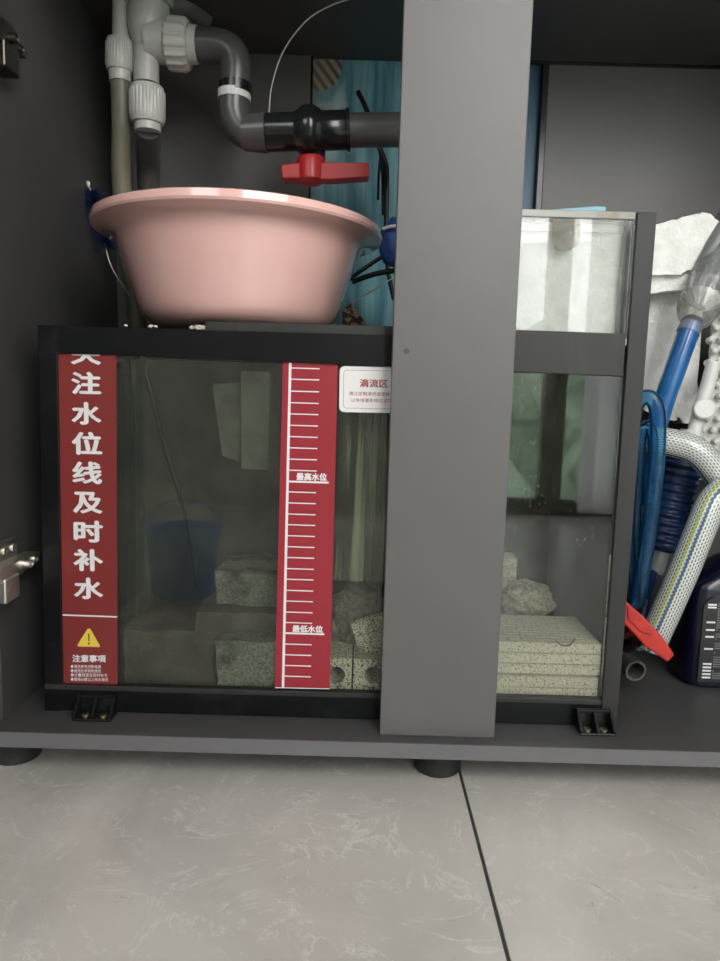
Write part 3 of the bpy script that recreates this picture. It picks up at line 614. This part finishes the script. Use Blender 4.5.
lathe('lever_hub', v3(311, 158, .957), v3(311, 183, .957)-v3(311, 158, .957), [(0, R(12.5, YP)), (R(3, YP), R(13.8, YP)), (R(21, YP), R(13.5, YP)), (R(24, YP), R(9, YP))], 'red', hd)
tag(tube('drain_pipe', [v3(350, 130.5), v3(400, 130), v3(445, 131)], R(15.2, YP), 'pipe_grey', n=3, seg=32), 'horizontal dark grey pipe running from the valve behind the post', 'pipe')
# thin line at the top
tag(tube('nylon_line', [P(269, 112, .955), P(272, 85, .955), P(283, 52, .95), P(305, 22, .94), P(330, 6, .93), P(360, -4, .92), P(390, -14, .91)], .0009, 'wire', n=8, seg=6), 'thin pale line curving up from the valve to the top of the cabinet', 'line')
# cables
for k, (pts, r_, lab) in enumerate((([P(358, 92, 1.06), P(366, 108, 1.05), P(378, 140, 1.05), P(383, 170, 1.05), P(384, 215, 1.05)], .0036, 'black cable with a blunt end poking up behind the grey pipe'),
        ([P(378, 145, 1.04), P(386, 165, 1.04), P(387, 190, 1.04), P(386, 240, 1.04), P(388, 270, 1.04), P(394, 300, 1.04)], .0034, 'black cable hanging behind the basin close to the post'),
        ([P(382, 145, 1.06), P(379, 170, 1.06), P(378, 200, 1.06)], .002, 'thinner black cable hanging beside the thicker ones'),
        ([P(352, 282, 1.0), P(375, 274, 1.0), P(398, 270, 1.0)], .0036, 'black cable crossing level behind the right side of the basin'),
        ([P(340, 286, 1.02), P(362, 270, 1.02), P(392, 250, 1.02)], .003, 'black cable slanting upward behind the right side of the basin'))):
    tag(tube('cable', pts, r_, 'cable', n=8, seg=10), lab, 'cable')
tag(tube('nylon_line', [P(352, 303, 1.03), P(372, 291, 1.03), P(396, 276, 1.03)], .0009, 'wire', n=4, seg=6), 'thin pale line slanting behind the right side of the basin', 'line')
bm = bmesh.new(); bmesh.ops.create_icosphere(bm, subdivisions=4, radius=1); cc = P(394, 243, .99)
for v in bm.verts: v.co = Vector((v.co.x*.020, v.co.y*.02, v.co.z*.032))*(1+.15*noise.noise(v.co*2)) + cc
nb = fin('net_bag', bm, 'blue_cloth', smooth=True); tag(nb, 'deep blue cloth bundle with a white hoop between basin and post', 'bag')
tube('white_hoop', [P(383, 229, .968), P(390, 226.5, .965), P(402, 225.5, .965)], .0022, 'white', nb, n=4, seg=8)
tag(fin('shell_card', prism_bm([P(342, 345, .99), P(342, 312, .99), P(350, 303, .99), P(368, 325, .99), P(372, 345, .99)], (0, .006, 0)), 'brownrock', bevel=.001), 'brown speckled stone-like piece behind the basin at the right', 'stone')
# bottle brush at left
YBR = .985
br_ = thing('bottle_brush', 'dark blue bottle brush with a white tip hanging behind the basin', 'brush', tuple(P(104, 215, YBR)))
tube('wire_stem', [P(88.5, 184, YBR), P(92, 196, YBR), P(98, 222, YBR), P(105, 245, YBR), P(112, 268, YBR), P(130, 296, YBR)], .0009, 'wire', br_, n=6, seg=6)
bm = bmesh.new(); sp = cr([P(93, 192, YBR), P(98, 218, YBR), P(108, 247, YBR)], 20)
for i in range(2600):
    p = sp[random.randrange(len(sp))]; d = Vector((random.gauss(0, 1), random.gauss(0, 1), random.gauss(0, .35))).normalized()*random.uniform(.016, .021); q = Vector((random.uniform(-1, 1), random.uniform(-1, 1), random.uniform(-1, 1)))*.0005
    a = bm.verts.new(p-q); b2 = bm.verts.new(p+q); c = bm.verts.new(p+d+q*.8); bm.faces.new((a, b2, c))
o = fin('bristles', bm, 'bristle', br_); o['kind'] = 'stuff'
lathe('tip', P(88.5, 187, YBR), P(88, 181, YBR)-P(88.5, 187, YBR), [(0, .0015), (.006, .0028), (.008, .001)], 'white', br_, seg=12)
# ================================================================== right cluster
def fluff(name, px, Y, Y2, lab, seed, amp=.003, cuts=5):
    bm = prism_bm([P(x, y, Y) for x, y in px], (0, Y2-Y, 0)); bmesh.ops.triangulate(bm, faces=bm.faces[:])
    bmesh.ops.subdivide_edges(bm, edges=bm.edges[:], cuts=cuts); bmesh.ops.smooth_vert(bm, verts=bm.verts[:], factor=.5, use_axis_x=True, use_axis_y=True, use_axis_z=True)
    bmesh.ops.smooth_vert(bm, verts=bm.verts[:], factor=.5, use_axis_x=True, use_axis_y=True, use_axis_z=True)
    for v in bm.verts: v.co += noise.noise_vector(v.co*40+Vector((seed, 0, 0)))*amp + noise.noise_vector(v.co*260)*.0008
    return tag(fin(name, bm, 'floss', smooth=True), lab, 'filter floss', 'folded floss sheets right of the tank')
fluff('floss_sheet', [(600, 262), (640, 256), (706, 256), (710, 268), (700, 300), (688, 335), (690, 358), (698, 380), (702, 400), (694, 422), (682, 424), (666, 402), (640, 410), (600, 410)], 1.0, 1.04, 'large white floss sheet hanging behind the blue hose', 1)
fluff('floss_sheet', [(600, 232), (640, 228), (680, 218), (700, 212), (716, 217), (723, 232), (716, 248), (702, 260), (690, 272), (640, 276), (600, 280)], .955, .998, 'thick folded white floss pad on top, beside the corner post', 2, .004)
fluff('floss_sheet', [(600, 272), (640, 268), (695, 266), (692, 290), (640, 294), (600, 296)], .966, .997, 'middle fold of white floss below the thick pad', 5, .003)
# siphon tube
YS2 = .93
sv = thing('gravel_siphon', 'clear gravel siphon tube with blue hose leaning against white floss', 'siphon', tuple(P(697, 300, YS2)))
sa = P(690.5, 327, YS2); sb = P(735, 225, YS2+.035); ax = sb-sa; t = ax.normalized()
rS = R(20.8, YS2)
lathe('cup', sa+t*R(2, YS2), ax, [(0, R(9, YS2)), (R(5, YS2), R(15, YS2)), (R(12, YS2), R(18.5, YS2)), (R(20, YS2), rS), (R(46, YS2), rS*1.0)], 'tube_cup', sv, caps=False, seg=40)
lathe('barrel', sa+t*R(45, YS2), ax, [(0, rS*.975), (R(90, YS2), rS*.95)], 'tube', sv, caps=False, seg=40)
st_ = lathe('strainer', sa+t*R(24, YS2), ax, [(0, .003), (0, R(8, YS2)), (R(5, YS2), R(15, YS2)), (R(10, YS2), R(18.5, YS2)), (R(11, YS2), R(18.5, YS2)), (R(8, YS2), R(6, YS2))], 'white', sv, seg=36, mod=lambda h, r_, i: r_*(1 if i % 3 else .9))
u_, w_ = frame_axes(t)
for i in range(16):
    an = 2*PI*i/16; d = u_*math.cos(an)+w_*math.sin(an); p0 = sa+t*R(23, YS2)+d*R(6, YS2); p1 = sa+t*R(31, YS2)+d*R(18, YS2)
    fin('rib', tube_bm([p0, (p0+p1)/2, p1], .0012, 5), 'white', st_)
lathe('neck', sa-t*R(7, YS2), ax, [(0, R(11, YS2)), (R(12, YS2), R(10.5, YS2)), (R(16, YS2), R(8.5, YS2))], 'tube_cup', sv, seg=32)
tube('blue_hose', [sa+t*R(6, YS2), P(685, 342, YS2), P(675, 370, YS2), P(663, 404, YS2+.005), P(651, 450, YS2+.03), P(645, 500, 1.0)], R(10.3, YS2), 'blue_hose', sv, n=8, seg=24)
# clear blue coiled tubing
def loop(pts, r, lab):
    o = tube('coiled_tubing', pts, r, 'blue_clear', n=10, seg=20); return tag(o, lab, 'tubing', 'clear blue tubing coils')
loop([P(634, 606, .885), P(628, 560, .88), P(628, 470, .875), P(634, 412, .87), P(646, 397, .865), P(657, 410, .86), P(657, 460, .86), P(649, 530, .86), P(641, 580, .865), P(637, 604, .87)], .0095, 'outer loop of clear blue tubing beside the corner post')
loop([P(637, 600, .882), P(634, 570, .882), P(637, 500, .88), P(641, 440, .878), P(647, 425, .878), P(653, 440, .878), P(652, 500, .878), P(646, 570, .88), P(643, 598, .882)], .0065, 'inner loop of clear blue tubing behind the outer one')
# corrugated bulb
YC = .955
bp_ = thing('siphon_bulb', 'navy corrugated siphon bulb with smoky connector behind the braided hose', 'siphon bulb', tuple(P(675, 500, YC)))
ca, cb = P(682, 452, YC), P(658, 549, YC); ax = cb-ca; L = ax.length; prof = []
nr = 12
for i in range(nr*8+1):
    s_ = i/(nr*8); base_ = R(22.5, YC) if s_ > .05 else R(22.5, YC)*(.75+.25*s_/.05)
    if s_ > .95: base_ *= 1-(s_-.95)*4
    prof.append((L*s_, base_*(1-.055*(1+math.cos(2*PI*i/8))/1)))
lathe('bulb', ca, ax, prof, 'navy', bp_, seg=40)
lathe('cap', ca-ax.normalized()*R(5, YC), ax, [(0, R(12, YC)), (R(2, YC), R(14, YC)), (R(6, YC), R(14, YC))], 'white', bp_)
lathe('connector', cb-ax.normalized()*.002, ax, [(0, R(12, YC)), (R(12, YC), R(11.5, YC)), (R(25, YC), R(11, YC)), (R(27, YC), R(9, YC))], 'grey_clear', bp_)
tube('outlet_hose', [cb+ax.normalized()*R(24, YC), P(644, 590, .92), P(638, 620, .91), P(636, 650, .90)], R(8, YC), 'navy', bp_, n=5)
# braided hose
hp = cr([P(600, 437, .91), P(640, 440, .905), P(672, 443, .893), P(700, 454, .882), P(724, 486, .878), P(741, 520, .88), P(744, 506, .88), P(733, 488, .865), P(714, 500, .85), P(701, 528, .845), P(685, 568, .845), P(668, 607, .85), P(655, 636, .855), P(650, 648, .857)], 12); hi = len(hp)-26; u = frame_axes(hp[1]-hp[0])[0]
for i in range(hi+1):
    t = (hp[min(i+1, len(hp)-1)]-hp[max(i-1, 0)]).normalized(); u = (u-t*u.dot(t)).normalized()
w = t.cross(u); D = Vector((-.62, -.75, .1)); phi = math.atan2(D.dot(w), D.dot(u))
tag(fin('braided_hose', tube_bm(hp, .0178, 28, rot0=phi-.066/.0178), 'braid', smooth=True), 'thick white braided hose with a green stripe, looping through the right corner', 'hose')
# white rod valve
wv_ = thing('spray_bar_valve', 'white plastic rod with a round knob standing right of the blue hose', 'valve', tuple(P(703, 410, .94)))
tube('rod', [P(714, 362, .95), P(707, 388, .948), P(701, 406, .945), P(694, 434, .94)], R(7, .94), 'white', wv_, n=3, seg=20)
lathe('knob', P(703, 410, .935), Vector((-.25, -1, .2)), [(0, R(10.5, .93)), (.008, R(10.5, .93)), (.010, R(9, .93))], 'white', wv_, seg=32)
lathe('flange', P(692, 431, .94), P(690.5, 436, .94)-P(692, 431, .94), [(0, R(11, .94)), (.006, R(11, .94))], 'white', wv_, seg=28)
# spiked white mat
sm = thing('spiked_mat', 'white plastic mat covered with blunt studs at the right edge', 'mat', tuple(P(712, 460, .97)))
prism = [P(716, 290, .985), P(770, 290, .985), P(765, 480, .985), P(697, 480, .985), P(702, 420, .985), P(709, 370, .985)]
fin('backing', prism_bm(prism, (0, .006, 0)), 'white', sm, bevel=.001)
for j in range(17):
    y = 296+j*11.2; xe = 714-(y-290)*.09
    for i in range(5):
        x = xe+i*10+(j % 2)*4; c = P(x, y, .985)
        fin('stud', lathe_bm(c, Vector((-.25, -1, .1)), [(0, R(3.8, .98)), (.011, R(2.8, .98)), (.015, R(2.8, .98)), (.016, R(1.8, .98))], 10), 'white', sm, smooth=True)
# red-handled valve lying on the cabinet floor
rv = thing('lying_valve', 'grey pipe valve with a faded red lever lying beside the tank foot', 'valve', tuple(PZ(636, 684, 0)))
YV = .845; pe = P(636, 671, YV); pe.z = max(pe.z, R(11, YV)+.0005); rP = R(11.2, YV)
ax2 = Vector((-.13, 1, .05)).normalized()
fin('open_pipe', ring_bm(pe, ax2, rP*.80, rP, .045), 'pipe_grey', rv, smooth=True)
lathe('valve_body', pe+ax2*.043, ax2, [(0, .016), (.02, .016), (.03, .022), (.045, .023), (.058, .016), (.08, .016)], 'pipe_grey', rv)
h2 = fin('lever', prism_bm([P(x, y, .800) for x, y in ((618, 596), (627, 602), (644, 617), (653, 627), (662, 636), (675, 655), (668, 662.5), (645, 646), (636, 636), (618, 618))], (0, .014, 0)), 'red2', rv, bevel=.002)
fin('lever_ridge', prism_bm([P(x, y, .7985) for x, y in ((627, 604), (641, 616), (650, 626), (652, 636), (640, 632), (628, 619))], (0, .004, 0)), 'red2', h2, bevel=.0015)
lathe('hub', P(638, 626, .812), Vector((.0, 1, -.5)), [(0, .009), (.030, .010)], 'red2', h2, seg=20)
lathe('stem', P(637, 640, .83), pe+ax2*.06-P(637, 640, .83), [(0, .008), (.035, .010)], 'black_pvc', rv)
# bottle at right
bo = thing('bottle', 'dark navy plastic bottle with a black printed label at the right edge', 'bottle', (.455, .90, 0))
bcx = PZ(687, 690, 0).x+.062; by = .905
def se(a, b2, z, n_=36, e=.45, dx=0):
    out = []
    for i in range(n_):
        an = 2*PI*i/n_; cs, sn = math.cos(an), math.sin(an)
        out.append(Vector((bcx+dx+a*math.copysign(abs(cs)**e, cs), by+b2*math.copysign(abs(sn)**e, sn), z)))
    return out
def loft(name, secs, m, parent, **k):
    bm = bmesh.new(); rings = [[bm.verts.new(p) for p in s_] for s_ in secs]; n_ = len(secs[0])
    for a, b2 in zip(rings, rings[1:]):
        for i in range(n_): bm.faces.new((a[i], a[(i+1) % n_], b2[(i+1) % n_], b2[i]))
    bm.faces.new(rings[0][::-1]); bm.faces.new(rings[-1]); return fin(name, bm, m, parent, smooth=True, **k)
W_ = .060; D_ = .040
loft('body', [se(W_*.90, D_*.88, .0005), se(W_*.985, D_*.98, .004), se(W_, D_, .012), se(W_, D_, .128), se(W_*.985, D_*.98, .134), se(W_*.82, D_*.92, .146, e=.5, dx=.009), se(W_*.55, D_*.75, .164, e=.7, dx=.018), se(W_*.36, D_*.55, .172, e=1, dx=.020), se(.020, .020, .176, e=1, dx=.020), se(.020, .020, .184, e=1, dx=.020)], 'navy_bottle', bo)
lathe('cap', (bcx+.020, by, .182), (0, 0, 1), [(0, .024), (.001, .025), (.026, .0245), (.028, .022)], 'black', bo, seg=48, mod=lambda h, r_, i: r_*(1 if i % 2 else .96))
YLb = by-D_-.0008
lx0, lx1 = bcx-W_*.80, bcx+W_*.8
lp = [(lx0, YLb, .010), (lx1, YLb, .010), (lx1, YLb, .118), (lx0+.02, YLb, .128), (lx0+.006, YLb, .118), (lx0, YLb, .112)]
M['blk_label'] = mat('black_label', (.02, .022, .022), .35)
lbl = fin('label', prism_bm(lp, (0, .001, 0)), 'blk_label', bo, label='black label with small white print')
bm = bmesh.new()
for z, n_ in ((.111, 2), (.088, 1), (.078, 1), (.069, 1), (.053, 1), (.033, 1), (.0285, 1), (.024, 1), (.0195, 1), (.015, 1), (.0125, 0)):
    for q in range(n_): box_bm((lx0+.005, YLb-.0002, z-.0035*q), (lx0+.016, YLb, z+.0022-.0035*q), bm)
fin('label_print', bm, 'print', lbl)
bm = bmesh.new(); z = .113
while z > .012:
    x = lx0+.018
    while x < lx1-.004:
        w = random.uniform(.0012, .0022); box_bm((x, YLb-.0002, z), (x+w, YLb, z+.0014), bm); x += w+.0006
        if random.random() < .03: break
    z -= .0031 if random.random() < .8 else .006
o = fin('fine_print', bm, 'grey_clear', lbl); o['kind'] = 'stuff'
